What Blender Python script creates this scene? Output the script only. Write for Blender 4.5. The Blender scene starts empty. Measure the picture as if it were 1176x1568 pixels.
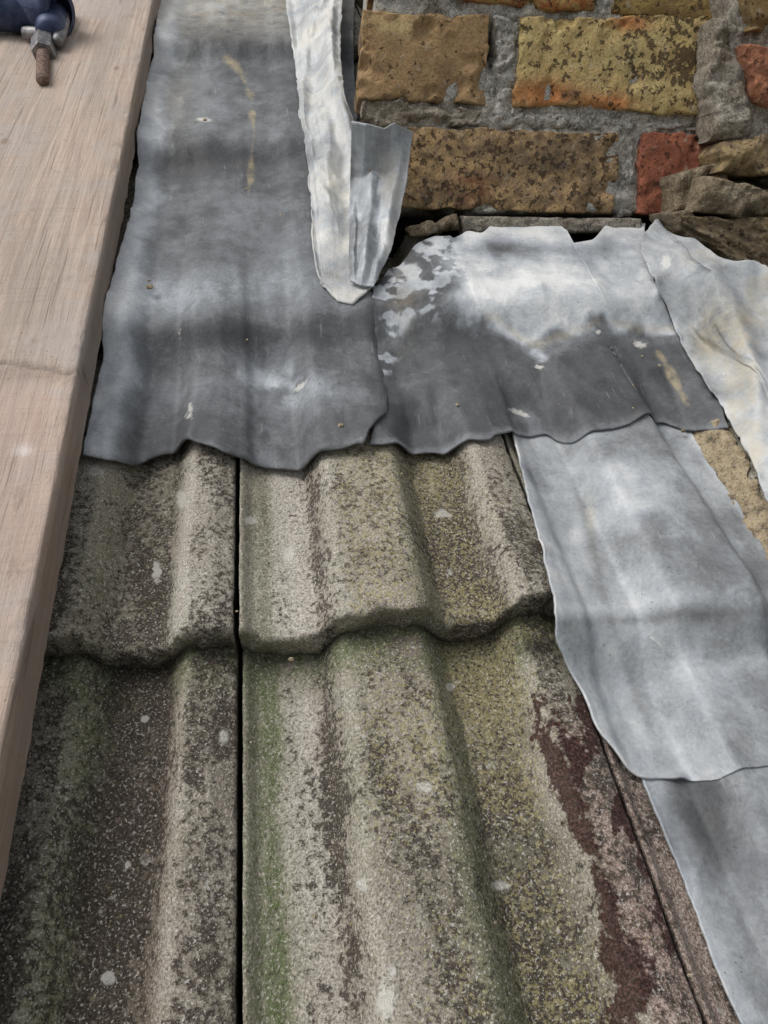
import bpy, math, numpy as np, bmesh
from mathutils import Matrix, Vector

# ------------------------------------------------------------------ frames
F=1180.0; HC=0.60
def nrm(v): v=np.array(v,float); return v/np.linalg.norm(v)
d=nrm((-228,1334,-1180)); r=np.array((1,.0715,-.1124)); r=nrm(r-d*(r@d)); n=np.cross(r,d)
R=np.array([r,d,n])                       # roof frame <- lens frame
PITCH=math.radians(31)
G=Matrix.Translation((0,0,6.0))@Matrix.Rotation(PITCH,4,'X')

def ray(px,py): return R@np.array(((px-588)/F,(784-py)/F,-1.0))
def P(px,py,h):
    q=ray(px,py); t=(h-HC)/q[2]; return np.array((q[0]*t,q[1]*t,h))
def survey(X,Y,Z):
    c=np.stack([X,Y,Z-HC],-1)@R
    return 588+F*c[...,0]/-c[...,2], 784-F*c[...,1]/-c[...,2]
def PV(x,y,h):
    q=np.stack([(x-588)/F,(784-y)/F,-np.ones_like(x)],-1)@R.T; t=(h-HC)/q[...,2]
    return q[...,0]*t,q[...,1]*t

# ------------------------------------------------------------------ noise
def hsh(i,j,s):
    v=np.sin(i*127.1+j*311.7+s*74.7)*43758.5453
    return v-np.floor(v)
def vn(x,y,s=0):
    i=np.floor(x); j=np.floor(y); f=x-i; g=y-j
    f=f*f*(3-2*f); g=g*g*(3-2*g)
    return (hsh(i,j,s)*(1-f)+hsh(i+1,j,s)*f)*(1-g)+(hsh(i,j+1,s)*(1-f)+hsh(i+1,j+1,s)*f)*g
def fbm(x,y,s=0,o=4):
    a=.5;t=0;w=0
    for k in range(o):
        t=t+a*vn(x,y,s+k*13); w+=a; a*=.5; x,y=x*1.7+y*1.05+3.1,y*1.7-x*1.05+1.7
    return t/w
def sst(a,b,x): t=np.clip((x-a)/(b-a),0,1); return t*t*(3-2*t)
def blob(x,y,cx,cy,rx,ry,rot=0):
    a=math.radians(rot); dx=x-cx; dy=y-cy
    u=dx*math.cos(a)+dy*math.sin(a); v=-dx*math.sin(a)+dy*math.cos(a)
    return np.exp(-((u/rx)**2+(v/ry)**2))
def pline(x,y,pts):
    D=np.full(x.shape,1e9)
    for (x0,y0),(x1,y1) in zip(pts[:-1],pts[1:]):
        L=(x1-x0)**2+(y1-y0)**2; t=np.clip(((x-x0)*(x1-x0)+(y-y0)*(y1-y0))/L,0,1)
        D=np.minimum(D,np.hypot(x-x0-t*(x1-x0),y-y0-t*(y1-y0)))
    return D

# ------------------------------------------------------------------ tile profile
T=.034; CH=.031
J0=P(366,1150,.03)[0]; J1=P(930,1150,.03)[0]; CW=J1-J0
v0=P(440,975,.035)[1]; v1=P(400,500,.04)[1]; v2=P(350,236,.04)[1]; g=v1-v0
EDG=np.array([v0-3*g,v0-2*g,v0-g,v0,v1,v2,v2+g,v2+2*g,v2+3*g])
KS=[0,.018,.045,.10,.235,.30,.32,.54,.562,.63,.78,.842,.862,.93,1.0]
KH=[.58,.54,.20,.03,0,.90,1,1,.90,.03,.03,.88,.98,.92,.60]
S=np.linspace(0,1,601); prof=np.interp(S,KS,np.array(KH)*CH)
ker=np.ones(9)/9
pp=np.concatenate([prof[:1].repeat(4),prof,prof[-1:].repeat(4)]); prof=np.convolve(pp,ker,'valid')
per=prof[:-1]; dil=np.max([np.roll(per,k) for k in range(-8,9,2)],0)
k2=np.ones(17)/17; dil=np.convolve(np.concatenate([dil[-8:],dil,dil[:8]]),k2,'valid')
dil=np.append(dil,dil[0])
def surf(u,v,kk=1.0):
    s=((u-J0)/CW)%1.0
    z=np.interp(s,S,dil); z=CH*(1-kk)+z*kk
    k=np.clip(np.searchsorted(EDG,v,side='right')-1,0,len(EDG)-2)
    gg=EDG[k+1]-EDG[k]; f=(v-EDG[k])/gg
    rp=sst(gg-.070,gg-.014,f*gg)
    return z+T*(1-f)*(1-rp)+T*rp
def sf(p,kk=1.): return float(surf(np.array(p[0]),np.array(p[1]),kk))
def Ps(px,py,off=.004,kk=1.):
    h=.02
    for _ in range(10):
        p=P(px,py,h); h=.5*h+.5*(sf(p,kk)+off)
    p=P(px,py,h); return np.array((p[0],p[1],off))
def q4(px,py,off):
    p=Ps(px,py,off,0.); return np.array((p[0],p[1],sf(p,0.)+off))

# ------------------------------------------------------------------ wall frame
wv=nrm((.063,.95,.3)); ww=np.array((1,-.04,-.085)); ww=nrm(ww-wv*(ww@wv)); wn=np.cross(ww,wv)
wv,ww,wn=R@wv,R@ww,R@wn
WO=q4(850,352,.02)
CAM=np.array((0,0,HC))
def Wp(px,py,c=0):
    q=ray(px,py); o=WO+wn*c
    t=((o-CAM)@wn)/(q@wn); return CAM+q*t

# ------------------------------------------------------------------ mesh helpers
def link(o,parent=None):
    bpy.context.scene.collection.objects.link(o)
    if parent: o.parent=parent
    else: o.matrix_world=G
    return o
def empty(name):
    e=bpy.data.objects.new(name,None); e.empty_display_size=.1
    return link(e)
def gridobj(name,A,attrs,mat,parent=None,solid=0,smooth=True):
    nv,nu,_=A.shape; me=bpy.data.meshes.new(name)
    me.vertices.add(nv*nu); me.vertices.foreach_set('co',A.reshape(-1).astype(np.float32))
    i=np.arange(nv*nu).reshape(nv,nu)
    q=np.stack([i[:-1,:-1],i[:-1,1:],i[1:,1:],i[1:,:-1]],-1).reshape(-1,4)
    me.loops.add(q.size); me.loops.foreach_set('vertex_index',q.reshape(-1).astype(np.int32))
    me.polygons.add(len(q)); me.polygons.foreach_set('loop_start',(np.arange(len(q))*4).astype(np.int32))
    me.update(calc_edges=True)
    me.polygons.foreach_set('use_smooth',np.full(len(q),smooth))
    for k,a in attrs.items():
        at=me.attributes.new(k,'FLOAT_COLOR','POINT')
        c=np.ones((nv*nu,4),np.float32); c[:,:3]=a.reshape(-1,3); at.data.foreach_set('color',c.reshape(-1))
    me.materials.append(mat); me.validate(); me.update()
    o=bpy.data.objects.new(name,me); link(o,parent)
    if solid:
        m=o.modifiers.new('thickness','SOLIDIFY'); m.thickness=solid; m.offset=-1
    return o

# ------------------------------------------------------------------ shader helpers
class NB:
    def __init__(s,name):
        s.m=bpy.data.materials.new(name); s.m.use_nodes=True; s.t=s.m.node_tree; s.t.nodes.clear()
        s.out=s.n('ShaderNodeOutputMaterial'); s.b=s.n('ShaderNodeBsdfPrincipled')
        s.t.links.new(s.b.outputs[0],s.out.inputs[0]); s.co=s.n('ShaderNodeTexCoord').outputs['Object']
    def n(s,t): return s.t.nodes.new(t)
    def set(s,i,v):
        if isinstance(v,bpy.types.NodeSocket): s.t.links.new(v,i)
        else:
            if isinstance(v,tuple) and len(v)==3 and i.type=='RGBA': v=(*v,1)
            i.default_value=v
    def noise(s,sc,de=4,ro=.6,vec=None,dist=0):
        k=s.n('ShaderNodeTexNoise'); s.set(k.inputs['Vector'],vec or s.co)
        k.inputs['Scale'].default_value=sc;k.inputs['Detail'].default_value=de;k.inputs['Roughness'].default_value=ro
        k.inputs['Distortion'].default_value=dist
        return k.outputs[0]
    def vor(s,sc,vec=None,feat='F1'):
        k=s.n('ShaderNodeTexVoronoi'); k.feature=feat; s.set(k.inputs['Vector'],vec or s.co); k.inputs['Scale'].default_value=sc
        return k.outputs['Distance']
    def map(s,scale,rot=(0,0,0)):
        k=s.n('ShaderNodeMapping'); s.set(k.inputs[0],s.co); k.inputs['Scale'].default_value=scale; k.inputs['Rotation'].default_value=rot
        return k.outputs[0]
    def ma(s,op,a,b=0.0,c=None):
        k=s.n('ShaderNodeMath'); k.operation=op; s.set(k.inputs[0],a); s.set(k.inputs[1],b)
        if c is not None: s.set(k.inputs[2],c)
        return k.outputs[0]
    def ss(s,x,a,b,o0=0.,o1=1.):
        k=s.n('ShaderNodeMapRange'); k.interpolation_type='SMOOTHSTEP'; s.set(k.inputs[0],x); s.set(k.inputs[1],a); s.set(k.inputs[2],b)
        k.inputs[3].default_value=o0;k.inputs[4].default_value=o1
        return k.outputs[0]
    def mix(s,f,a,b,bt='MIX'):
        k=s.n('ShaderNodeMix'); k.data_type='RGBA'; k.blend_type=bt; s.set(k.inputs[0],f); s.set(k.inputs[6],a); s.set(k.inputs[7],b)
        return k.outputs[2]
    def ramp(s,f,st):
        k=s.n('ShaderNodeValToRGB'); e=k.color_ramp.elements
        while len(e)<len(st): e.new(.5)
        for q,(p,c) in zip(e,st): q.position=p; q.color=(*c,1)
        s.set(k.inputs[0],f); return k.outputs[0]
    def attr(s,nm):
        k=s.n('ShaderNodeAttribute'); k.attribute_name=nm; q=s.n('ShaderNodeSeparateColor'); s.set(q.inputs[0],k.outputs[0])
        return k.outputs[0],q.outputs[0],q.outputs[1],q.outputs[2]
    def fin(s,col,rough,bump=None,dist=.001,strg=1,metal=0,spec=.5):
        s.set(s.b.inputs['Base Color'],col); s.set(s.b.inputs['Roughness'],rough); s.set(s.b.inputs['Metallic'],metal)
        s.set(s.b.inputs['Specular IOR Level'],spec)
        if bump is not None:
            k=s.n('ShaderNodeBump'); k.inputs['Distance'].default_value=dist; k.inputs['Strength'].default_value=strg
            s.set(k.inputs['Height'],bump); s.set(s.b.inputs['Normal'],k.outputs[0])
        return s.m

def mat_tile():
    b=NB('weathered_concrete'); _,dens,green,light=b.attr('m1'); _,red,white,yel=b.attr('m2'); _,pink,shade,_=b.attr('m3')
    fine=b.noise(520,3,.7); mid=b.noise(175,5,.68); lrg=b.noise(16,5,.62)
    l=b.ma('ADD',light,b.ma('MULTIPLY',b.ma('SUBTRACT',lrg,.5),.7))
    col=b.ramp(l,[(0,(.11,.095,.078)),(.35,(.29,.255,.205)),(.65,(.50,.45,.375)),(1,(.72,.67,.59))])
    col=b.mix(b.ss(fine,.38,.62),b.mix(.55,col,(.10,.085,.065)),col)
    col=b.mix(b.ma('MULTIPLY',green,b.ss(mid,.2,.65)),col,(.15,.185,.08))
    col=b.mix(pink,col,b.mix(b.ss(fine,.42,.58),(.19,.11,.095),(.50,.36,.32)))
    cmb=b.ma('ADD',b.ma('MULTIPLY',mid,.68),b.ma('MULTIPLY',fine,.32))
    th=b.ma('SUBTRACT',.70,b.ma('MULTIPLY',dens,.28))
    dk=b.ss(b.ma('SUBTRACT',cmb,th),-.010,.016)
    dcol=b.mix(b.ss(fine,.45,.66),(.042,.034,.028),(.15,.12,.095))
    col=b.mix(b.ma('MULTIPLY',dk,.90),col,dcol)
    yn=b.noise(300,3,.7,vec=b.map((1,1,1),(1,2,0)))
    yf=b.ss(b.ma('SUBTRACT',yn,b.ma('SUBTRACT',.71,b.ma('MULTIPLY',yel,.26))),-.02,.04)
    col=b.mix(b.ma('MULTIPLY',yf,.60),col,(.42,.37,.18))
    gr=b.noise(480,2,.6,vec=b.map((1,1,1),(2,1,0)))
    col=b.mix(b.ma('MULTIPLY',b.ss(gr,.58,.66),.65),col,(.70,.665,.60))
    col=b.mix(b.ma('MULTIPLY',b.ss(gr,.40,.33),.7),col,(.05,.04,.03))
    lc=b.ss(b.noise(48,5,.7,vec=b.map((1,1,1),(0,2,1))),.62,.67); col=b.mix(b.ma('MULTIPLY',b.ma('MULTIPLY',lc,b.ss(mid,.4,.6)),.55),col,(.62,.60,.54))
    rf=b.ss(b.ma('ADD',red,b.ma('MULTIPLY',b.ma('SUBTRACT',b.ma('ADD',b.ma('MULTIPLY',mid,.6),b.ma('MULTIPLY',b.noise(75,4,.7),.4)),.5),2.4)),.36,.64)
    col=b.mix(b.ma('MULTIPLY',rf,.92),col,b.mix(b.ss(fine,.45,.64),(.032,.014,.012),(.13,.060,.050)))
    wf=b.ss(b.ma('ADD',white,b.ma('MULTIPLY',b.ma('SUBTRACT',mid,.5),1.8)),.36,.74)
    col=b.mix(b.ma('MULTIPLY',wf,.75),col,(.68,.66,.60))
    col=b.mix(shade,col,(.02,.018,.014))  # painted shade: darkens the tile colour under lips and in gaps
    h=b.ma('ADD',b.ma('MULTIPLY',fine,.6),b.ma('ADD',b.ma('MULTIPLY',mid,1.0),b.ma('ADD',b.ma('MULTIPLY',dk,-.35),b.ma('MULTIPLY',gr,.4))))
    return b.fin(col,.93,h,.0032,1,spec=.25)
def mat_lead():
    b=NB('aged_lead'); _,L,tan,spot=b.attr('m1')
    f1=b.noise(42,7,.72,dist=.15); f2=b.noise(240,4,.70); f3=b.noise(9,3,.5)
    st=b.noise(1,6,.72,vec=b.map((70,26,60),(0,0,.25)))
    x=b.ma('ADD',L,b.ma('MULTIPLY',b.ma('SUBTRACT',f1,.5),.40))
    x=b.ma('ADD',x,b.ma('MULTIPLY',b.ma('SUBTRACT',f2,.5),.28))
    x=b.ma('ADD',x,b.ma('MULTIPLY',b.ma('SUBTRACT',st,.5),.13))
    col=b.ramp(x,[(0,(.034,.035,.036)),(.3,(.105,.109,.114)),(.5,(.218,.232,.245)),(.72,(.42,.452,.485)),(1,(.78,.79,.78))])
    tf=b.ma('MULTIPLY',tan,b.ss(f1,.3,.6))
    col=b.mix(tf,col,b.mix(.75,col,(.46,.38,.23)))
    sp=b.ss(b.ma('ADD',spot,b.ma('MULTIPLY',b.ma('SUBTRACT',f2,.5),1.2)),.38,.8)
    col=b.mix(b.ma('MULTIPLY',sp,.7),col,(.68,.67,.62))
    v=b.vor(120,vec=b.map((1,1,1),(0,0,1.3))); vs=b.ss(v,.12,.04); g3=b.ss(b.noise(13,2,.5,vec=b.map((1,1,1),(1,1,1))),.5,.6)
    col=b.mix(b.ma('MULTIPLY',b.ma('MULTIPLY',vs,g3),.7),col,(.04,.04,.04))
    sc=b.ss(b.noise(1,2,.4,vec=b.map((260,12,50),(0,0,.5))),.68,.71); col=b.mix(b.ma('MULTIPLY',b.ma('MULTIPLY',sc,b.ss(f1,.45,.6)),.20),col,(.55,.56,.56))
    ro=b.ma('ADD',.52,b.ma('MULTIPLY',f1,.26))
    h=b.ma('ADD',b.ma('MULTIPLY',f1,1.0),b.ma('ADD',b.ma('MULTIPLY',f2,.22),b.ma('MULTIPLY',f3,1.2)))
    return b.fin(col,ro,h,.0024,.7,metal=.20,spec=.45)
def mat_brick():
    b=NB('stock_brick'); c1,_,_,_=b.attr('c1'); c2,_,_,_=b.attr('c2'); _,mx,pit,soot=b.attr('c3')
    a=b.noise(45,6,.75,dist=.5); f=b.noise(330,4,.7); l=b.noise(20,4,.6,vec=b.map((1,1,1),(1,0,1)))
    col=b.mix(b.ss(b.ma('ADD',a,b.ma('SUBTRACT',mx,.5)),.40,.60),c1,c2)
    col=b.mix(b.ss(f,.3,.60),b.mix(.40,col,(.06,.035,.02)),col)
    vv=b.noise(100,4,.68)
    pf=b.ss(b.ma('ADD',vv,b.ma('MULTIPLY',b.ma('SUBTRACT',pit,.5),.3)),.58,.63)
    col=b.mix(b.ma('MULTIPLY',pf,.82),col,(.075,.046,.032))
    gz=b.noise(90,5,.7,vec=b.map((1,1,1),(3,0,1)))
    col=b.mix(b.ma('MULTIPLY',b.ss(gz,.57,.68),.4),col,(.62,.56,.45))
    col=b.mix(b.ma('MULTIPLY',soot,b.ss(l,.3,.6)),col,(.055,.046,.038))
    h=b.ma('ADD',b.ma('MULTIPLY',f,.5),b.ma('SUBTRACT',b.ma('MULTIPLY',a,.9),b.ma('MULTIPLY',pf,1.4)))
    return b.fin(col,.92,h,.005,1,spec=.25)
def mat_mortar(name,c_lo,c_hi,grit=.6):
    b=NB(name); _,dk,tn,_=b.attr('m1')
    a=b.noise(75,6,.76); f=b.noise(400,3,.7); v=b.vor(190)
    col=b.mix(b.ss(a,.38,.62),c_lo,c_hi)
    col=b.mix(b.ma('MULTIPLY',b.ss(f,.50,.60),grit),col,(.80,.78,.73))
    col=b.mix(b.ma('MULTIPLY',b.ss(v,.28,.12),.65),col,(.11,.10,.08))
    col=b.mix(b.ma('MULTIPLY',b.ss(a,.45,.36),.65),col,(.10,.09,.07))
    col=b.mix(b.ma('MULTIPLY',tn,.9),col,b.mix(b.ss(f,.35,.65),(.15,.11,.065),b.mix(b.ss(a,.4,.6),(.22,.165,.10),(.42,.33,.20))))
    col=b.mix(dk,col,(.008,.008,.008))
    h=b.ma('ADD',b.ma('MULTIPLY',a,1.0),b.ma('MULTIPLY',f,.5))
    return b.fin(col,.95,h,.0055,1,spec=.2)
def mat_wood():
    b=NB('sawn_timber'); _,pink,dk,wh=b.attr('m1')
    gr=b.noise(1,7,.70,vec=b.map((120,4,120),(0,0,.03)),dist=.5); gb=b.noise(1,4,.6,vec=b.map((22,1.2,22),(0,0,.03)))
    saw=b.noise(1,3,.6,vec=b.map((12,240,12),(0,0,-.35))); lg=b.noise(8,6,.74); f=b.noise(330,3,.6)
    col=b.mix(b.ss(gr,.32,.68),(.57,.465,.38),(.38,.295,.235))
    col=b.mix(b.ma('MULTIPLY',b.ss(gb,.45,.60),.55),col,(.38,.325,.28))
    col=b.mix(b.ma('MULTIPLY',b.ss(saw,.5,.75),.20),col,(.22,.16,.13))
    col=b.mix(b.ma('MULTIPLY',b.ss(lg,.48,.62),.6),col,(.43,.39,.36))
    col=b.mix(b.ma('MULTIPLY',pink,.45),col,(.56,.37,.31))
    kn=b.ss(b.vor(9,vec=b.map((1,.55,1))),.07,.03); col=b.mix(b.ma('MULTIPLY',kn,.55),col,(.22,.13,.08))
    sp=b.ss(b.vor(60),.10,.03); col=b.mix(b.ma('MULTIPLY',sp,.55),col,(.14,.11,.09))
    ck=b.ss(b.noise(1,3,.5,vec=b.map((230,4,60),(0,0,.03))),.62,.68); col=b.mix(b.ma('MULTIPLY',ck,.5),col,(.14,.10,.08))
    ds=b.ss(b.noise(40,7,.85,vec=b.map((1,.5,1),(1,0,0))),.54,.66); col=b.mix(b.ma('MULTIPLY',ds,.38),col,(.22,.17,.14))
    col=b.mix(dk,col,(.14,.105,.08)); col=b.mix(wh,col,(.72,.66,.63))
    h=b.ma('ADD',gr,b.ma('ADD',b.ma('MULTIPLY',saw,.4),b.ma('MULTIPLY',f,.3)))
    return b.fin(col,.8,h,.0024,1,spec=.3)
def mat_simple(name,c1,c2,rough,metal=0,sc=60,bump=.0008):
    b=NB(name); a=b.noise(sc,5,.65)
    return b.fin(b.mix(b.ss(a,.35,.65),c1,c2),rough,a,bump,.8,metal=metal)
M_T=mat_tile(); M_L=mat_lead(); M_B=mat_brick(); M_W=mat_wood()
M_M=mat_mortar('lime_mortar',(.30,.275,.23),(.54,.515,.46),.7); M_MT=mat_mortar('sand_mortar',(.30,.23,.14),(.52,.42,.27),.2)

# ------------------------------------------------------------------ roof tiles
roof=empty('tiled_roof')
SPOTS=[(147,722,13,10),(383,797,14,8),(443,850,12,14),(553,1347,11,13),(651,1200,15,11),(765,1350,16,9),(588,1525,18,34),(688,1048,9,7),(221,1103,7,6),
 (343,1130,9,15),(367,1248,4,12),(195,1325,6,8),(677,787,15,7),(240,875,8,20),(278,765,10,16),(600,1478,7,11),(165,1500,12,14)]
RED=[(832,1045),(818,1085),(822,1110),(850,1150),(868,1205),(890,1262),(910,1320),(930,1370),(938,1440),(975,1500),(950,1560),(960,1640)]
LO,UP=2,3
def tile(k,j,hi):
    gap=.0034; a=J0+j*CW+gap/2; bb=J0+(j+1)*CW-gap/2
    e=EDG[k]; top=EDG[k+1]+.04
    st=.0013 if hi else .006
    us=np.arange(a+.002,bb-.002,st); vs=np.arange(e+.005,top,st*1.25)
    u=np.concatenate([[a,a,a+.0004],us,[bb-.0004,bb,bb]]); du=np.zeros(len(u)); du[:3]=[.028,.006,.0014]; du[-3:]=[.0014,.006,.028]
    lip=[T+.004,T*.85,T*.7,T*.5,T*.3,.006,.0022,.0006]; lv=[e+.004,e+.001,e-.0005,e-.0012,e-.001,e-.0006,e+.0007,e+.0024]
    v=np.concatenate([lv,vs]); dv=np.zeros(len(v)); dv[:8]=lip
    U,V=np.meshgrid(u,v); DU,DV=np.meshgrid(du,dv); D=np.maximum(DU,DV)
    s=np.clip((U-J0-j*CW)/CW,0,1); f=(V-e)/(EDG[k+1]-e)
    dz=.0012*math.sin(k*7+j*3.3); dvj=.0035*math.sin(j*5.1+k*2.7) if (k,j)!=(UP,0) else 0
    if k>3: dz=0; dvj=0
    Z=np.interp(s,S,prof)+T*(1-f)-D+dz
    lipn=(fbm(U*60+j*9,Z*60,3,4)-.5)
    near=np.exp(-np.maximum(V-e,0)/.008)
    V2=V+dvj+near*(lipn*.014+(fbm(U*16+j*3,U*0,44,3)-.5)*.010)*(1 if k<=3 else .2)
    Z=Z+(fbm(U*25,V*25,5+j,4)-.5)*.0026+(fbm(U*200,V*200,6+j,3)-.5)*.0020-near*np.maximum(lipn,0)*.014
    sideL=np.exp(-(U-a)/.003); sideR=np.exp(-(bb-U)/.003); ew=(fbm(V*38,V*0,71+j,4)-.5)*.0030
    Ux=U+sideL*np.abs(ew)*1.0-sideR*np.abs(ew)*1.0; Z=Z-(sideL+sideR)*np.maximum(fbm(V*70,V*0+3,72+j,3)-.5,0)*.008
    x,y=survey(U,V,Z)
    sw=s+(fbm(U*20,V*14,61,3)-.5)*.035
    L=lambda ys:np.interp(sw,[0,.03,.09,.12,.2,.25,.31,.36,.5,.55,.6,.65,.78,.84,.88,1],ys)
    nz=fbm(U*30,V*9,11+j,4)-.5; nb=fbm(U*12,V*12,19,4)-.5; nh=fbm(U*55,V*40,29,3)-.5
    dens=L([.25,.15,.15,.30,.50,.90,.28,.52,.64,.45,.52,.82,.78,.28,.58,.55])+nz*.8+nh*.6
    light=L([.50,.62,.55,.84,.88,.55,.78,.52,.50,.42,.30,.28,.34,.80,.52,.5])+nb*.4
    green=L([.35,.75,1.0,.30,.0,.1,.25,.12,.15,.55,.75,.4,.3,.2,.1,.1])+nz*.8
    yel=L([0,0,0,0,0,0,.2,.5,.6,.45,.4,.7,.7,.3,.3,.2])+nb*1.0
    if k==UP:
        light=light+.08; green=green*.5; dens=dens-.02
        if j==0: yel=yel+.15*(s>.3)
        if j==-1: light=light+.06; yel*=.4; green=green+.05
    shade=np.zeros_like(U); pink=np.zeros_like(U)
    if k==LO:
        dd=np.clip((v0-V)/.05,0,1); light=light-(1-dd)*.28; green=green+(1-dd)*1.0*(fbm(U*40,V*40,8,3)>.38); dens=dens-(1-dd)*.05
        yel=yel+.5*(1-dd)*(s>.6)
        light=light-.02
        shade=.45*np.exp(-np.maximum(v0-V,0)/.008)*(V<v0+.01)+.8*blob(x,y,825,985,34,14)*(j==0)  # shadow below the upper course and the dark hollow, painted into the colour
        if j==-1:
            light=light-.12*sst(.62,.66,s)*(1-sst(.8,.84,s))-.03-.04*(s<.55); dens=dens+.10; yel*=.3; light=light+.24*blob(s,s*0,.57,0,.035,1)
            pink=.40*sst(.6,.66,s)*(1-sst(.8,.86,s))*np.clip(.5+nb*3,0,1)
            green=green+.15*blob(s,s*0,.56,0,.05,1)
    red=np.zeros_like(U)
    if k==LO and j==0:
        D2=pline(x,y,RED); n1=fbm(x*.02,y*.02,4,4)
        wdt=(22+50*(n1-.4)+10*sst(1300,1500,y))
        gapm=fbm(x*.004+3,y*.013,14,3)
        red=.84*np.exp(-(D2/np.maximum(wdt,6))**2)*np.clip(.35+(gapm-.35)*3.2,0,1)
        pn=fbm(x*.022,y*.012,55,5)
        red=np.maximum(red,(.14+.4*nh+.65*sst(.53,.66,pn))*sst(.84,.89,s)*sst(1020,1050,y))
        pink=.85*sst(.85,.89,s)*sst(1060,1130,y)*np.clip(.8+nb*1.5,0,1)
        light=light+.10*sst(.88,.9,s)
        yel=yel+.7*blob(x,y,750,1050,60,40)
    if k==LO and j==1: red=.15+.5*nh; light=.45+nb*.3; green=green*0+.05; dens=.55+nh; pink=.45+0*U
    white=np.zeros_like(U)
    if k in(LO,UP) and j in(-1,0):
        for cx,cy,rx,ry in SPOTS: white=np.maximum(white,blob(x,y,cx,cy,rx,ry))
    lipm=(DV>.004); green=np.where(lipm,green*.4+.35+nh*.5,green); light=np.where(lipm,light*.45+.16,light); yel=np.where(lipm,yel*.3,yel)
    shade=np.where(lipm,.30*sst(T*.4,T*.8,DV),shade)  # lip face painted darker towards its underside, as shade
    jd=(DU>.004)|(DV>T*.9); light=np.where(jd,0.,light); shade=np.where(jd,.6,shade)  # joint sides and lip underside painted dark, as shade in the gaps
    m1=np.stack([dens,np.clip(green,0,1),light],-1); m2=np.stack([red,white,np.clip(yel,0,1)],-1); m3=np.stack([np.clip(pink,0,1),np.clip(shade,0,1),shade*0],-1)
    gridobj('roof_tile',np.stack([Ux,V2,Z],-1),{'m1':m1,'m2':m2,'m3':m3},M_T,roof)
for k in range(0,8):
    for j in range(-4,6):
        tile(k,j,(k,j) in((LO,-1),(LO,0),(LO,1),(UP,-1),(UP,0)))
b=NB('roofing_felt'); M_F=b.fin((.012,.012,.012),.95)
uu=np.linspace(J0-4*CW,J0+6*CW,4); vvv=np.linspace(EDG[0],EDG[-1],4); U,V=np.meshgrid(uu,vvv)
gridobj('roofing_felt',np.stack([U,V,U*0-.012],-1),{},M_F,roof)

# ------------------------------------------------------------------ lead sheets
def curve(pts,N,wig=0,seed=0):
    p=np.array(pts,float); L=np.concatenate([[0],np.cumsum(np.linalg.norm(np.diff(p[:,:2],axis=0),axis=1))]); t=np.linspace(0,L[-1],N)
    c=np.stack([np.interp(t,L,p[:,i]) for i in range(3)],-1)
    w=max(3,int(N*.03)|1); h=w//2
    e=np.concatenate([2*c[:1]-c[1:h+1][::-1],c,2*c[-1:]-c[-h-1:-1][::-1]])
    c=np.stack([np.convolve(e[:,i],np.ones(w)/w,'valid') for i in range(3)],-1)
    if wig:
        env=np.minimum(1,np.minimum(t,L[-1]-t)*25)
        for i in range(2): c[:,i]+=(fbm(t*70,t*0,seed+i*5,4)-.5)*wig*env
    return c
def coons(top,right,bottom,left,nu,nv,wig=.003,seed=0,topwig=None):
    Tt=curve(top,nu,wig if topwig is None else topwig,seed);B=curve(bottom,nu,wig,seed+1);Lf=curve(left,nv,wig,seed+2);Rt=curve(right,nv,wig,seed+3)
    s=np.linspace(0,1,nu)[None,:,None]; t=np.linspace(0,1,nv)[:,None,None]
    C=(1-t)*B[None]+t*Tt[None]+(1-s)*Lf[:,None]+s*Rt[:,None]-((1-s)*(1-t)*B[0]+s*(1-t)*B[-1]+(1-s)*t*Tt[0]+s*t*Tt[-1])
    return C,s[...,0]+0*t[...,0],t[...,0]+0*s[...,0]
def boxv(A,w):
    h=w//2; E=np.concatenate([A[:1].repeat(h,0),A,A[-1:].repeat(h,0)]); c=np.cumsum(np.concatenate([E[:1]*0,E]),0)
    return (c[w:]-c[:-w])/w
def sheet(name,top,right,bottom,left,nu,nv,maskf,seed=0,off=.004,extra=None,crin=1,wig=.003,raw=False,kf=None,topwig=None,flat=0,vs=0):
    def cv(l): return [ (np.array(q) if raw else Ps(q[0],q[1],q[2] if len(q)>2 else off)) for q in l]
    C,s,t=coons(cv(top),cv(right),cv(bottom),cv(left),nu,nv,wig,seed,topwig)
    U,V,Z=C[...,0],C[...,1],C[...,2]
    if not raw:
        O=Z; Z=surf(U,V)+O
        if kf is not None:
            x,y=survey(U,V,Z); kk=kf(s,t)
            for _ in range(14):
                U2,V2=PV(x,y,Z); Z=.7*Z+.3*(surf(U2,V2,kk)+O)
            if vs:
                Zs=boxv(boxv(Z,vs),vs); w=sst(.3,.6,t); Z=Z*(1-w)+Zs*w
            U,V=PV(x,y,Z)
    cr=(fbm(U*10,V*9,31,3)-.5)*.007+(fbm(U*30,V*26,37,3)-.5)*.004-np.abs(fbm(U*17+2,V*15,33,3)-.5)*.007+.0007
    edge=np.minimum.reduce([s,1-s,t]); ee=np.exp(-edge/.025)
    cr=cr+ee*np.maximum(fbm(U*45,V*45,seed+41,2)-.45,0)*.010
    if flat: cr=cr*(1-sst(.82,.98,t))
    Z=Z+cr*crin+.0015
    x,y=survey(U,V,Z)
    if extra is not None: Z=Z+extra(x,y,s,t,U,V)
    m=maskf(x,y,s,t,U,V)
    return gridobj(name,np.stack([U,V,Z],-1),{'m1':np.stack([m[0]+0*x,np.clip(m[1]+0*x,0,1),m[2]+0*x],-1)},M_L,None,solid=.0022)
def spots(x,y,l):
    o=np.zeros_like(x)
    for q in l: o=np.maximum(o,blob(x,y,*q))
    return o
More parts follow.
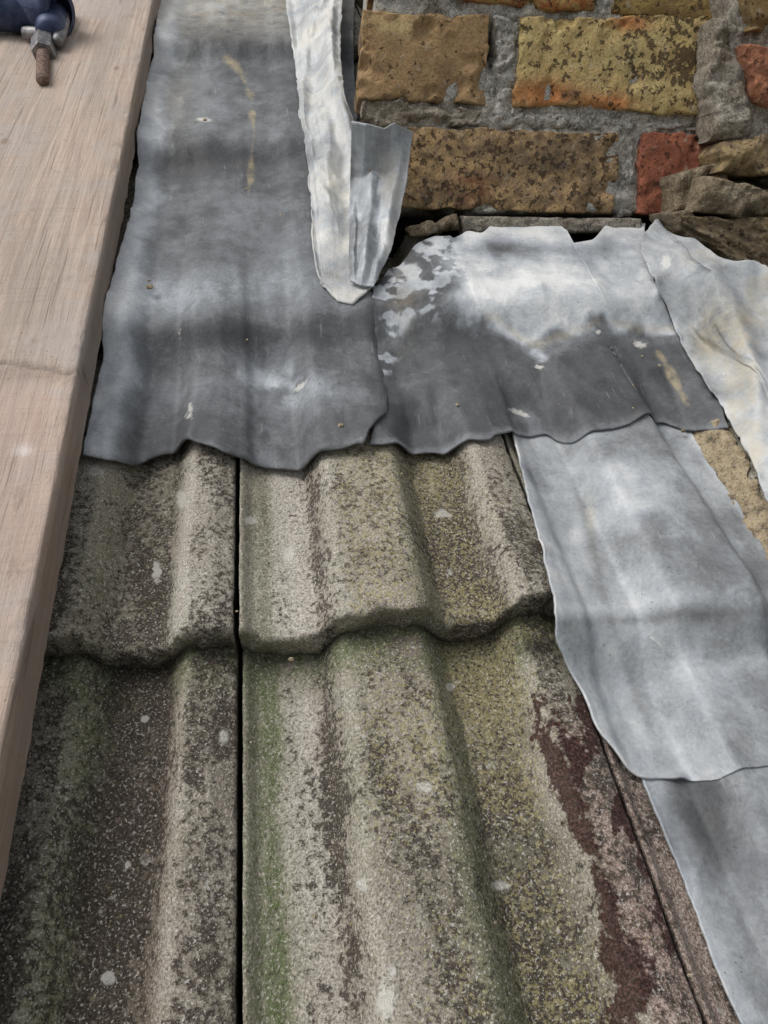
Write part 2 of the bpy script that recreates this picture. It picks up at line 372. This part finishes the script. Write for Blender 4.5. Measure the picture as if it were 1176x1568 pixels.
def mA(x,y,s,t,U,V):
    c=fbm(U*7,V*7,2,5)-.5; c2=fbm(U*30,V*18,3,4)-.5; wv_=fbm(U*9+c*2,V*7,9,3)-.5
    L=.33+c*.28+c2*.22+wv_*.12
    L+=.20*blob(x,y,400,440,190,32)+.08*blob(x,y,420,350,130,60)+.12*blob(x,y,330,150,120,60)+.06*blob(x,y,300,600,130,25)  # first term paints the highlight on the step top into the tone
    L+=.28*blob(x,y,430,590,110,40)*sst(.47,.55,fbm(U*26,V*26,5,4))*(.7+c2)+.14*blob(x,y,250,460,60,50)
    L-=.15*blob(x,y,340,512,200,17)+.13*blob(x,y,330,248,150,18)+.06*blob(x,y,360,655,200,26)+.10*blob(x,y,330,60,50,12)  # first two terms paint the shading of the course steps into the tone
    L+=.44*(1-sst(0.03,.15,s+c2*.15))+.32*(1-sst(0,60,y))*(c2+.8)
    tan=.8*(1-sst(2,8,pline(x,y,[(345,92),(368,112),(385,150),(389,205),(380,298)])+c2*18+3)) + .6*(1-sst(0,90,y))+.25*blob(x,y,270,150,30,60)
    sp=spots(x,y,[(460,592,17,5,-38),(312,184,15,4,5),(291,625,5,10,0),(289,638,10,4,0)])+.55*blob(x,y,275,505,4,20)
    return L,tan,sp
sheet('lead_flashing',
  top=[(262,-260),(400,-255),(570,-240)],
  right=[(592,636),(594,600),(588,540),(574,455),(560,420),(556,330),(548,200),(540,60),(545,-60),(570,-240)],
  bottom=[(128,697),(165,706),(222,713),(243,699),(268,694),(345,698),(400,711),(470,712),(505,690),(545,686),(556,690),(566,662),(592,636)],
  left=[(128,697),(140,630),(155,560),(160,500),(172,430),(190,375),(205,325),(212,250),(216,190),(230,110),(240,60),(247,0),(262,-260)],
  nu=330,nv=520,maskf=mA,seed=1,off=.010,kf=lambda s,t:.15+.85*(1-sst(0,.14,t)),vs=11,
  extra=lambda x,y,s,t,U,V: .008*blob(x,y,560,675,22,16,-30)+.005*np.exp(-(s/.05)**2)*sst(500,400,y)+.004*(1-sst(60,240,y)))
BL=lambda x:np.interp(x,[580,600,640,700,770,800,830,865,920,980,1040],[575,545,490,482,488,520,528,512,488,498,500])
def mB(x,y,s,t,U,V):
    c=fbm(U*9,V*9,22,5)-.5; c2=fbm(U*34,V*34,23,4)-.5
    L=.27+c*.28+c2*.24
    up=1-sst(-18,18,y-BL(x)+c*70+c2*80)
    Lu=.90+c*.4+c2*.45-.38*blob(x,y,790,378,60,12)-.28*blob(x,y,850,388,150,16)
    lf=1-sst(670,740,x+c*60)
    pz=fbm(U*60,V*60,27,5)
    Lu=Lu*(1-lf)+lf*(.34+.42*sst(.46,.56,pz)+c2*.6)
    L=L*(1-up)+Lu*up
    L+=.14*(1-sst(0,24,np.abs(y-BL(x)-12+c*60)))*(x>700)
    L+=.18*(1-sst(.0,.05,t+c2*.03))+.2*blob(x,y,810,640,22,12,30)-.06*blob(x,y,1000,560,60,60)
    tan=.8*(1-sst(3,8,pline(x,y,[(1008,540),(1030,575),(1052,618)])+c2*12))+.40*(1-sst(2,12,np.abs(y-BL(x)+c*30)))*(x>740)+.3*blob(x,y,620,450,20,60)
    sp=spots(x,y,[(980,528,14,6,15),(916,508,6,4,0),(825,562,9,4,10),(795,632,20,5,20)])
    return L,tan,sp
sheet('lead_flashing',
  top=[(572,440,.008),(596,412,.010),(630,385,.014),(680,364,.020),(715,354,.024),(850,350,.024),(985,350,.024)],
  right=[(1114,658),(1100,618),(1062,552),(1030,492,.008),(1010,452,.012),(984,395,.018),(985,350,.024)],
  bottom=[(566,682),(592,684),(620,690),(655,697),(700,686),(742,676),(800,668),(836,666),(880,681),(926,660),(965,650),(1012,648),(1058,662),(1114,658)],
  left=[(566,682),(572,660),(580,600),(578,540),(570,470),(572,440,.008)],
  nu=420,nv=260,maskf=mB,seed=5,off=.0065,kf=lambda s,t:(.12+.88*(1-sst(0,.38,t)))*(1-sst(.8,1,t)),wig=.003,topwig=.001,flat=1)
def mE(x,y,s,t,U,V):
    c=fbm(U*9,V*9,42,5)-.5; c2=fbm(U*34,V*34,43,4)-.5
    L=.80+c*.45+c2*.4-.25*blob(x,y,1085,505,40,50)-.2*blob(x,y,1100,600,40,14)
    tan=.55*(1-sst(10,32,pline(x,y,[(1170,430),(1140,520),(1130,600),(1150,700)])))+.7*blob(x,y,1095,520,30,45)+.6*blob(x,y,1075,395,25,18)+.18
    return L,tan*.9,spots(x,y,[(1020,400,10,14)])
sheet('lead_flashing',
  top=[(1003,343,.045),(1060,368,.05),(1110,400,.055),(1176,432,.06),(1420,480,.06)],
  right=[(1420,820,.02),(1420,650,.04),(1420,480,.06)],
  bottom=[(1215,830,.012),(1300,825,.02),(1420,820,.02)],
  left=[(1215,830,.013),(1165,745,.013),(1130,672,.013),(1104,622,.013),(1064,556,.013),(1030,488,.018),(1008,448,.024),(980,392,.034),(982,368,.040),(1003,343,.045)],
  nu=200,nv=260,maskf=mE,seed=9,off=.012,crin=1.7,kf=lambda s,t:.2+0*s,
  extra=lambda x,y,s,t,U,V:.014*blob(x,y,1110,470,22,60,-25)-.010*blob(x,y,1080,500,25,50,-20)+.014*blob(x,y,1150,600,18,70,-10))
def mD(x,y,s,t,U,V):
    c=fbm(U*8,V*8,52,5)-.5; c2=fbm(U*34,V*26,53,4)-.5
    L=.60+c*.42+c2*.36+.16*blob(x,y,960,750,45,55)+.12*blob(x,y,1080,1050,60,60)+.10*blob(x,y,900,930,40,10)+.12*blob(x,y,1080,915,90,14)
    L-=.16*blob(x,y,980,948,190,11,-3)+.14*blob(x,y,905,830,9,110,-14)+.12*blob(x,y,975,1060,9,90,-20)  # dark step band and crease shading painted into the lead tone
    L+=.15*(1-sst(0,.05,s))
    return L,.10+.4*blob(x,y,905,790,8,30)+.2*c,spots(x,y,[(1002,980,18,2,40)])
sheet('lead_flashing',
  top=[(783,655),(850,650),(960,632),(1040,640),(1052,650)],
  right=[(1330,1160),(1290,1050),(1190,880),(1120,765),(1085,715),(1052,650)],
  bottom=[(983,1190),(1020,1193),(1060,1198),(1100,1192),(1140,1178),(1180,1172),(1330,1160)],
  left=[(983,1190),(965,1180),(920,1120),(893,1060),(868,1018),(850,985),(850,925),(838,870),(820,800),(802,735),(783,655)],
  nu=300,nv=380,maskf=mD,seed=14,off=.0032,crin=.8,
  extra=lambda x,y,s,t,U,V:.003*np.sin(x*.05+y*.02)*blob(x,y,1100,940,110,30)+.006*blob(x,y,1040,1195,14,10))
def mF(x,y,s,t,U,V):
    c=fbm(U*8,V*8,62,5)-.5; c2=fbm(U*34,V*26,63,4)-.5
    L=.50+c*.36+c2*.3-.20*blob(x,y,1080,1250,50,80,-20)+.25*(1-sst(.0,.12,s+c2*.1))+.1*blob(x,y,1150,1260,40,80)
    return L,.05+c2*.2,0
sheet('lead_flashing',
  top=[(978,1165),(1050,1168),(1130,1150),(1330,1130)],
  right=[(1620,1760),(1480,1450),(1330,1130)],
  bottom=[(1208,1760),(1400,1760),(1620,1760)],
  left=[(1208,1760),(1135,1568),(1092,1465),(1048,1350),(1010,1258),(985,1195),(978,1165)],
  nu=220,nv=240,maskf=mF,seed=19,off=.0012,crin=.8)
def mC(x,y,s,t,U,V):
    c=fbm(U*12,V*9,72,5)-.5; c2=fbm(U*46,V*36,73,4)-.5
    L=.78+c*.40+c2*.4-.15*blob(x,y,520,420,50,30)-.28*sst(.75,1,s)
    return L,.30+c*.7,0
sheet('lead_flashing',raw=True,
  top=[q4(430,-260,.012),q4(480,-260,.03),q4(530,-260,.06)],
  right=[q4(580,425,.014),q4(578,360,.022),q4(565,280,.034),q4(550,205,.045),q4(526,150,.06),q4(520,70,.065),q4(524,0,.065),q4(530,-260,.06)],
  bottom=[q4(486,418,.013),q4(494,440,.013),q4(516,458,.013),q4(540,466,.013),q4(560,452,.013),q4(580,425,.014)],
  left=[q4(486,418,.013),q4(480,385,.013),q4(478,330,.013),q4(472,255,.013),q4(461,195,.013),q4(454,120,.016),q4(446,60,.024),q4(438,15,.026),q4(430,-260,.024)],
  nu=110,nv=360,maskf=mC,seed=23,crin=1.0,wig=.004,
  extra=lambda x,y,s,t,U,V:(.010*np.sin(s*7+V*5+1)+.005*np.sin(s*13-V*9)-np.abs(fbm(U*20,V*13,75,4)-.5)*.040+.008)*sst(0,.3,s)*(1-sst(.8,1,s))*sst(0,.12,t)+.004*np.exp(-(s/.12)**2))
def mC2(x,y,s,t,U,V):
    c=fbm(U*18,V*9,82,5)-.5; c2=fbm(U*50,V*40,83,4)-.5
    return .60+c*.5+c2*.5+.16*sst(.6,1,s),.1+.4*blob(x,y,600,280,20,60),0
sheet('lead_flashing',raw=True,
  top=[Wp(538,190,.022),Wp(560,194,.040),Wp(588,200,.034),Wp(604,190,.038),Wp(632,205,.022)],
  right=[q4(572,440,.02),q4(597,388,.028),q4(610,338,.045),Wp(623,275,.030),Wp(632,205,.022)],
  bottom=[q4(536,430,.02),q4(552,440,.02),q4(572,440,.02)],
  left=[q4(536,430,.02),q4(534,360,.032),q4(536,280,.048),Wp(538,190,.022)],
  nu=120,nv=170,maskf=mC2,seed=27,crin=.6,wig=.003,
  extra=lambda x,y,s,t,U,V:(.012+.007*np.sin(s*14+t*2)+.003*np.sin(t*17+s*5)-np.abs(fbm(U*30,V*22,85,3)-.5)*.022)*np.minimum(1,np.minimum(s,1-s)*5)*np.minimum(1,np.minimum(t,1-t)*5))

# ------------------------------------------------------------------ caps (bricks, boards, mortar)
def cap(corn,depth,step,rnd=.004,amp=.002,edgeamp=.004,seed=0,freq=40,lowf=0.):
    TL,TR,BR,BLc=[np.array(c,float) for c in corn]
    w=np.linalg.norm(TR-TL); h=np.linalg.norm(TL-BLc); no=nrm(np.cross(TR-TL,TL-BLc))
    def axis(L):
        m=max(3,int(L/step)); e=rnd/L
        s=np.concatenate([[0,0,0,e*.3],np.linspace(e,1-e,m),[1-e*.3,1,1,1]])
        dd=np.concatenate([[depth,depth*.35,rnd,rnd*.3],np.zeros(m),[rnd*.3,rnd,depth*.35,depth]])
        return s,dd
    s,ds=axis(w); t,dt=axis(h); Sg,Tg=np.meshgrid(s,t); A,B=np.meshgrid(ds,dt); D=np.maximum(A,B)
    s3=Sg[...,None]; t3=Tg[...,None]
    p=(BLc*(1-s3)+BR*s3)*(1-t3)+(TL*(1-s3)+TR*s3)*t3
    ed=np.minimum(np.minimum(Sg,1-Sg)*w,np.minimum(Tg,1-Tg)*h); ee=np.exp(-ed/.006); e2=np.exp(-ed/.02)
    X=Sg*w; Y=Tg*h
    nzz=(fbm(X*freq+seed*7,Y*freq+D*freq,seed,6)-.5)
    chip=np.maximum(fbm(X*freq*1.4+3,Y*freq*1.4+D*40,seed+50,5)-.46,0)
    chip2=np.maximum(fbm(X*26+3+seed,Y*26,seed+90,4)-.56,0)
    D2=D-nzz*amp*2.4+ee*chip*edgeamp*5+e2*chip2*lowf*7
    cen=(TL+TR+BR+BLc)/4; inw=cen-p; inw/=np.maximum(np.linalg.norm(inw,axis=-1,keepdims=True),1e-6)
    p=p-no*D2[...,None]+inw*(ee*(fbm(X*freq*1.3+9,Y*freq*1.3+5,seed+70,5)-.40)*edgeamp*1.3+e2*(fbm(X*14+2,Y*14+seed,seed+71,3)-.45)*lowf)[...,None]
    return p,Sg,Tg,D
wall=empty('brick_wall')
Y1=(.46,.32,.11);Y2=(.33,.21,.085);OR=(.42,.15,.05);BR_=(.20,.125,.065);RD=(.30,.075,.035);TAN=(.42,.30,.15)
def brick(corn,c1,c2,mx=.5,pit=.5,soot=.1,depth=.1,seed=0,step=.0022,amp=.0018,edge=.005,nm='brick',f=None,rnd=.0022,lowf=.014):
    p,s,t,D=cap(corn,depth,step,rnd,amp,edge,seed,60,lowf)
    x,y=survey(p[...,0],p[...,1],p[...,2]); o=np.ones_like(x)
    k1=o[...,None]*np.array(c1); k2=o[...,None]*np.array(c2); k3=np.stack([o*mx,o*pit,o*soot],-1)
    if f: k1,k2,k3=f(x,y,s,t,k1,k2,k3)
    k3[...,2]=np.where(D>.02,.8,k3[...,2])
    return gridobj(nm,p,{'c1':k1,'c2':k2,'c3':np.clip(k3,0,1)},M_B,wall)
def quad(a,b,c,dd,off=0): return [Wp(*a,off),Wp(*b,off),Wp(*c,off),Wp(*dd,off)]
def f1(x,y,s,t,a,b,c):
    m=blob(x,y,610,38,42,18,10)[...,None]*sst(.38,.48,fbm(x*.05,y*.07,3,4))[...,None]; a=a*(1-m)+np.array((.80,.60,.30))*m; b=b*(1-m)+np.array((.72,.52,.26))*m
    c[...,0]-=.2; c[...,1]-=.3*m[...,0]; c[...,2]+=.4*sst(140,165,y)
    return a,b,c
brick(quad((556,14),(752,20),(747,162),(552,148)),(.46,.30,.15),(.28,.185,.105),.5,.38,.14,seed=1,f=f1,amp=.0014)
def f2(x,y,s,t,a,b,c):
    m=(blob(x,y,830,145,60,22)+blob(x,y,930,158,40,14)+blob(x,y,965,35,30,12))[...,None]; m=np.clip(m*1.3,0,1)
    b=b*(1-m)+np.array((.60,.25,.09))*m; a=a*(1-m)+np.array((.60,.28,.11))*m
    hl=blob(x,y,872,147,14,10); c[...,2]=np.maximum(c[...,2],hl*1.4); c[...,1]+=.4*blob(x,y,1040,90,60,60)
    ln=1-sst(1.5,4,np.abs(x-968+(y-100)*.06+4*np.sin(y*.15))); c[...,2]=np.maximum(c[...,2],ln*.9*(y>60))
    return a,b,c
brick(quad((797,22),(1104,20),(1100,176),(790,160)),(.70,.55,.25),(.58,.42,.18),.5,.50,.06,seed=2,f=f2,amp=.0018)
def f3(x,y,s,t,a,b,c):
    c[...,2]+=.45*blob(x,y,850,245,60,30,-25)+.4*blob(x,y,700,300,80,14)
    ln=1-sst(3,8,pline(x,y,[(775,322),(840,265),(920,205)])); c[...,2]=np.maximum(c[...,2],ln*.7)
    m=blob(x,y,720,290,40,26)[...,None]; b=b*(1-m)+np.array((.42,.19,.09))*m
    return a,b,c
brick(quad((562,192),(948,203),(942,328),(566,316)),(.58,.39,.19),(.32,.22,.13),.5,.60,.18,seed=3,f=f3,amp=.0030)
brick(quad((987,203),(1130,200),(1120,336),(975,328),.002),(.46,.16,.09),(.34,.12,.07),.5,.48,.12,seed=4)
cols=[(Y1,OR),(BR_,Y2),(RD,BR_),(Y2,Y1),(TAN,Y2)]
wu=nrm(wv); w_=nrm(ww)
O1=Wp(556,14); seed=20
for row in range(5):
    b0=O1+wu*(.022+row*.155)
    xs=[0,.20,.52,.84,1.16] if row%2 else [0,.31,.63,.95,1.16]
    for i in range(4):
        a=b0+w_*(xs[i]+.008); c=b0+w_*(xs[i+1]-.012)
        cc=cols[(seed*3+row)%5]; brick([a+wu*.135,c+wu*.135,c,a],cc[0],cc[1],.5,.5,.2,seed=seed,step=.006); seed+=1
def mort(nm,corn,depth,step,amp,edge,seed,mat=M_M,f=None,par=wall,rnd=.004,freq=60,dk=.0,tn=.0,lowf=.02):
    p,s,t,D=cap(corn,depth,step,rnd,amp,edge,seed,freq,lowf)
    x,y=survey(p[...,0],p[...,1],p[...,2]); o=np.zeros_like(x); m=np.stack([o+dk,o+tn,o],-1)
    if f: p,m=f(p,x,y,m)
    m[...,1]=np.clip(m[...,1]+(fbm(x*.03,y*.03,seed+3,3)-.5)*.5*(m[...,1]>0),0,1)
    return gridobj(nm,p,{'m1':np.clip(m,0,1)},mat,par)
def fc(p,x,y,m):
    dk=sst(-10,18,y-322-(fbm(x*.05,y*.05,4,3)-.5)*30)*(1-sst(700,750,x)); dk=np.maximum(dk,sst(322,334,y))  # darkness of the foot cavity and holes painted into the mortar colour
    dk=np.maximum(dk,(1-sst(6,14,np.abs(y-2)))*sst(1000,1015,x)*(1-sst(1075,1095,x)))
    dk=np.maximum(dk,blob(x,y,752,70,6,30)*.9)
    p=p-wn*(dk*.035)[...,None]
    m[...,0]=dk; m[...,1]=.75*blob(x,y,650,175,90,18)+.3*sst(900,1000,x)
    return p,m
a=Wp(560,14,-.010); top=a+wu*.85
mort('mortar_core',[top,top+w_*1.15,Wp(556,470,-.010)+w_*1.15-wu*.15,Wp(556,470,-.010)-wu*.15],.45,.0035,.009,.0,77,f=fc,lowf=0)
mort('bed_joint',quad((556,150),(745,164),(742,194),(552,192),-.001),.03,.002,.007,.008,31,tn=.75)
mort('bed_joint',quad((745,168),(1100,184),(1098,200),(740,196),-.007),.03,.002,.007,.006,32)
mort('perpend_joint',quad((754,16),(794,18),(788,174),(750,170),-.006),.03,.002,.009,.006,33,freq=75)
mort('perpend_joint',quad((951,203),(984,203),(972,335),(946,333),-.008),.03,.002,.008,.006,34,dk=.15)
mort('foot_joint',quad((706,330),(985,334),(984,356),(708,358),.003),.03,.002,.003,.004,35,tn=.5,dk=.1,lowf=.003)
mort('loose_mortar',quad((626,347),(704,324),(708,352),(630,364),.014),.02,.002,.006,.014,36,tn=1,dk=.0,freq=60,lowf=.01)
mort('return_core',quad((1112,-60),(1420,-60),(1420,470),(1112,232),.05),.12,.004,.010,.012,40,tn=.45,dk=.1)
brick(quad((1118,-70),(1330,-60),(1330,58),(1140,50),.062),TAN,Y2,.5,.4,.2,seed=41,step=.003)
brick(quad((1140,64),(1330,100),(1330,210),(1166,152),.075),(.56,.25,.14),(.46,.19,.11),.5,.4,.05,seed=42,amp=.005,edge=.010)
brick(quad((1112,212),(1330,190),(1330,285),(1104,262),.075),(.46,.34,.17),(.30,.22,.13),.5,.5,.3,seed=43,amp=.006,edge=.012)
brick(quad((1042,330),(1330,335),(1330,470),(1130,408),.085),(.34,.26,.15),(.24,.185,.12),.5,.5,.25,seed=44,amp=.006,edge=.012,depth=.09)
mort('loose_mortar',quad((1036,268),(1110,250),(1112,318),(1040,318),.05),.05,.0022,.011,.010,45,tn=.95,dk=.05,freq=40)
mort('loose_mortar',quad((1085,268),(1230,292),(1230,335),(1075,322),.09),.05,.0022,.011,.009,46,tn=.95,dk=.05,freq=40)
mort('loose_mortar',quad((1020,325),(1060,315),(1120,380),(1045,368),.075),.05,.0022,.009,.010,47,tn=.95,dk=.1,freq=40)
mort('loose_mortar',quad((1098,20),(1132,30),(1154,210),(1098,215),.055),.05,.0022,.010,.009,48,tn=.55,dk=.0,freq=50)

C,s,t=coons([Ps(1050,640,.005),Ps(1110,640,.005)],[Ps(1300,960,.005),Ps(1180,775,.005),Ps(1110,640,.005)],
            [Ps(1260,1000,.005),Ps(1300,960,.005)],[Ps(1260,1000,.005),Ps(1150,840,.005),Ps(1050,640,.005)],60,260,.01,90)
U,V=C[...,0],C[...,1]; Z=surf(U,V)+.002+(fbm(U*60,V*60,91,5)-.5)*.010+.004*np.sin(s*3.14)
gridobj('mortar_bedding',np.stack([U,V,Z],-1),{'m1':np.zeros(C.shape)},M_MT)

# ------------------------------------------------------------------ timber board
def board(nm,ya,yb,hb,th,f,seed):
    xl=lambda y:243-(y-20)*.178
    a=P(xl(ya),ya,hb); b_=P(xl(yb),yb,hb); up=np.array((0,0,th)); le=np.array((-.55,0,0))
    p,s,t,D=cap([a+up+le,a+up,b_+up,b_+up+le],th,.0035,.0025,.0010,.0030,seed,25)
    x,y=survey(p[...,0],p[...,1],p[...,2])
    sy=552+(x*.16)+6*(fbm(x*.04,x*0,7,3)-.5)*2
    gro=np.exp(-((y-sy)/3.5)**2)*(D<.03)
    p[...,2]-=gro*.0026*(.4+fbm(x*.05,y*0,8,3))
    m=f(x,y,s,t,D,sy,gro)
    return gridobj(nm,p,{'m1':np.clip(m,0,1)},M_W)
def fb(x,y,s,t,D,sy,gro):
    lo=sst(-4,6,y-sy)
    dk=.45*gro*(.5+fbm(x*.05,y*.1,9,3))+.45*sst(.003,.015,D)+.28*blob(x,y,50,574,80,14)*(.5+fbm(x*.08,y*.08,5,3))+.45*(fbm(x*.012,y*.005,33,5)-.42)
    pk=.08+lo*(.18+.5*blob(x,y,30,640,60,60)+.25*blob(x,y,30,800,60,120))
    return np.stack([pk,dk,.75*blob(x,y,36,690,13,9)],-1)
board('timber_board',-420,1760,.070,.046,fb,101)

# ------------------------------------------------------------------ scaffold clamp
clamp=empty('scaffold_clamp')
M_BL=mat_simple('blue_coated_steel',(.02,.035,.09),(.07,.09,.16),.5,.3,40)
M_GV=mat_simple('galvanised_steel',(.13,.13,.14),(.30,.29,.29),.5,.6,70)
M_RU=mat_simple('rusty_steel',(.13,.085,.07),(.30,.21,.165),.8,.2,180)
def lathe(nm,p0,p1,prf,seg,mat):
    p0=np.array(p0);p1=np.array(p1);ax=nrm(p1-p0);L=np.linalg.norm(p1-p0)
    e1=nrm(np.cross(ax,(0.3,.2,.93)));e2=np.cross(ax,e1)
    th=np.linspace(0,2*np.pi,seg+1)
    A=np.array([[p0+ax*L*f+(e1*math.cos(k)+e2*math.sin(k))*rr for k in th] for f,rr in prf])
    return gridobj(nm,A,{},mat,clamp,smooth=seg>10)
h=.150
q=lambda x,y,hh=h:P(x,y,hh)
lathe('tube',q(-260,6),q(84,22),[(0,.030),(.999,.030),(1,.028),(1,.021),(.9,.02)],40,M_BL)
lathe('coupler_band',q(14,4,h+.004),q(92,20,h+.004),[(0,.030),(0,.038),(.1,.042),(.9,.042),(1,.038),(1,.030)],40,M_BL)
lathe('swivel_boss',q(84,2,h-.01),q(76,52,h-.012),[(0,0),(0,.022),(.1,.028),(.6,.028),(.9,.024),(1,.018),(1,0)],28,M_BL)
lathe('clamp_arm',q(100,20,h-.01),q(88,66,h-.02),[(0,0),(0,.008),(.15,.011),(.85,.011),(1,.008),(1,0)],20,M_GV)
lathe('clamp_lug',q(36,50,h-.02),q(92,54,h-.02),[(0,0),(0,.009),(.1,.011),(.9,.011),(1,.009),(1,0)],18,M_GV)
lathe('nut',q(67,62,h-.022),q(66,82,h-.024),[(0,0),(0,.018),(.1,.020),(.9,.020),(1,.018),(1,0)],6,M_GV)
th=[]
for i in range(72):
    f=i/71; th.append((f,.0086+(.0016 if i%6<3 else -.0010)))
lathe('bolt',q(66,78,h-.024),q(65,124,h-.026),th+[(1,0)],20,M_RU)

# ------------------------------------------------------------------ crumbs
rg=np.random.default_rng(5)
vs=[];fs=[]
bm=bmesh.new(); bmesh.ops.create_icosphere(bm,subdivisions=2,radius=1)
iv=np.array([v.co[:] for v in bm.verts]); ifc=[[v.index for v in f.verts] for f in bm.faces]; bm.free()
CR=[(850,607,7),(858,620,4),(268,150,6),(262,205,5),(230,440,7),(228,430,4),(522,652,5),(314,184,6),(300,188,4),(377,290,4),(545,668,4),(1046,660,5),(1010,560,3),(700,620,3),(430,330,3),(360,100,5),(350,92,4),(445,1000,4)]
for _ in range(60): CR.append((rg.uniform(150,1120),rg.uniform(60,1500),rg.uniform(.9,2.2)))
for px,py,rr in CR:
    if (py<400 and px>470) or px<250-(py-20)*.178+25: continue
    kk=.22 if py<600 else 1.
    p=Ps(px,py,.012,kk); z=sf(p,kk)+(.0125 if py<690 else .002); c=np.array((p[0],p[1],z)); sc_=rr*.00062
    k=iv*(1+.35*(rg.random((len(iv),1))-.5))*np.array((1,rg.uniform(.6,1.3),.55))*sc_
    o=len(vs); vs+= (k+c).tolist(); fs+=[[o+i for i in f] for f in ifc]
me=bpy.data.meshes.new('mortar_crumbs'); me.from_pydata(vs,[],fs); me.materials.append(M_MT); link(bpy.data.objects.new('mortar_crumbs',me))

# ------------------------------------------------------------------ ground
b=NB('ground'); a=b.noise(.6,6,.6); mg=b.fin(b.mix(a,(.06,.07,.04),(.12,.11,.09)),.95)
me=bpy.data.meshes.new('ground'); me.from_pydata([(-400,-400,0),(400,-400,0),(400,400,0),(-400,400,0)],[],[(0,1,2,3)]); me.materials.append(mg)
o=bpy.data.objects.new('ground',me); bpy.context.scene.collection.objects.link(o)

# ------------------------------------------------------------------ light, camera
sc=bpy.context.scene
sd=G.to_3x3()@Vector((-.50,.36,.78)); sd.normalize()
el=math.asin(sd.z); az=math.atan2(sd.x,sd.y)
w=bpy.data.worlds.new('World'); sc.world=w; w.use_nodes=True; nt=w.node_tree; bg=nt.nodes['Background']
sk=nt.nodes.new('ShaderNodeTexSky'); sk.sky_type='NISHITA'; sk.sun_disc=False; sk.sun_elevation=el; sk.sun_rotation=az; sk.dust_density=3
hs=nt.nodes.new('ShaderNodeHueSaturation'); hs.inputs['Saturation'].default_value=.22
nt.links.new(sk.outputs[0],hs.inputs['Color']); nt.links.new(hs.outputs[0],bg.inputs[0]); bg.inputs[1].default_value=.15
sl=bpy.data.lights.new('sun','SUN'); sl.energy=1.5; sl.angle=math.radians(32); sl.color=(1,.97,.93)
so=bpy.data.objects.new('sun',sl); sc.collection.objects.link(so); so.rotation_euler=sd.to_track_quat('Z','Y').to_euler()
cd=bpy.data.cameras.new('camera'); co=bpy.data.objects.new('camera',cd); sc.collection.objects.link(co)
cd.sensor_fit='VERTICAL'; cd.sensor_height=36; cd.sensor_width=27; cd.lens=F/1568*36; cd.clip_start=.02; cd.clip_end=1000
M=Matrix([[*R[0],0],[*R[1],0],[*R[2],HC],[0,0,0,1]]); co.matrix_world=G@M
sc.camera=co
sc.view_settings.view_transform='Standard'; sc.view_settings.look='None'; sc.view_settings.exposure=0
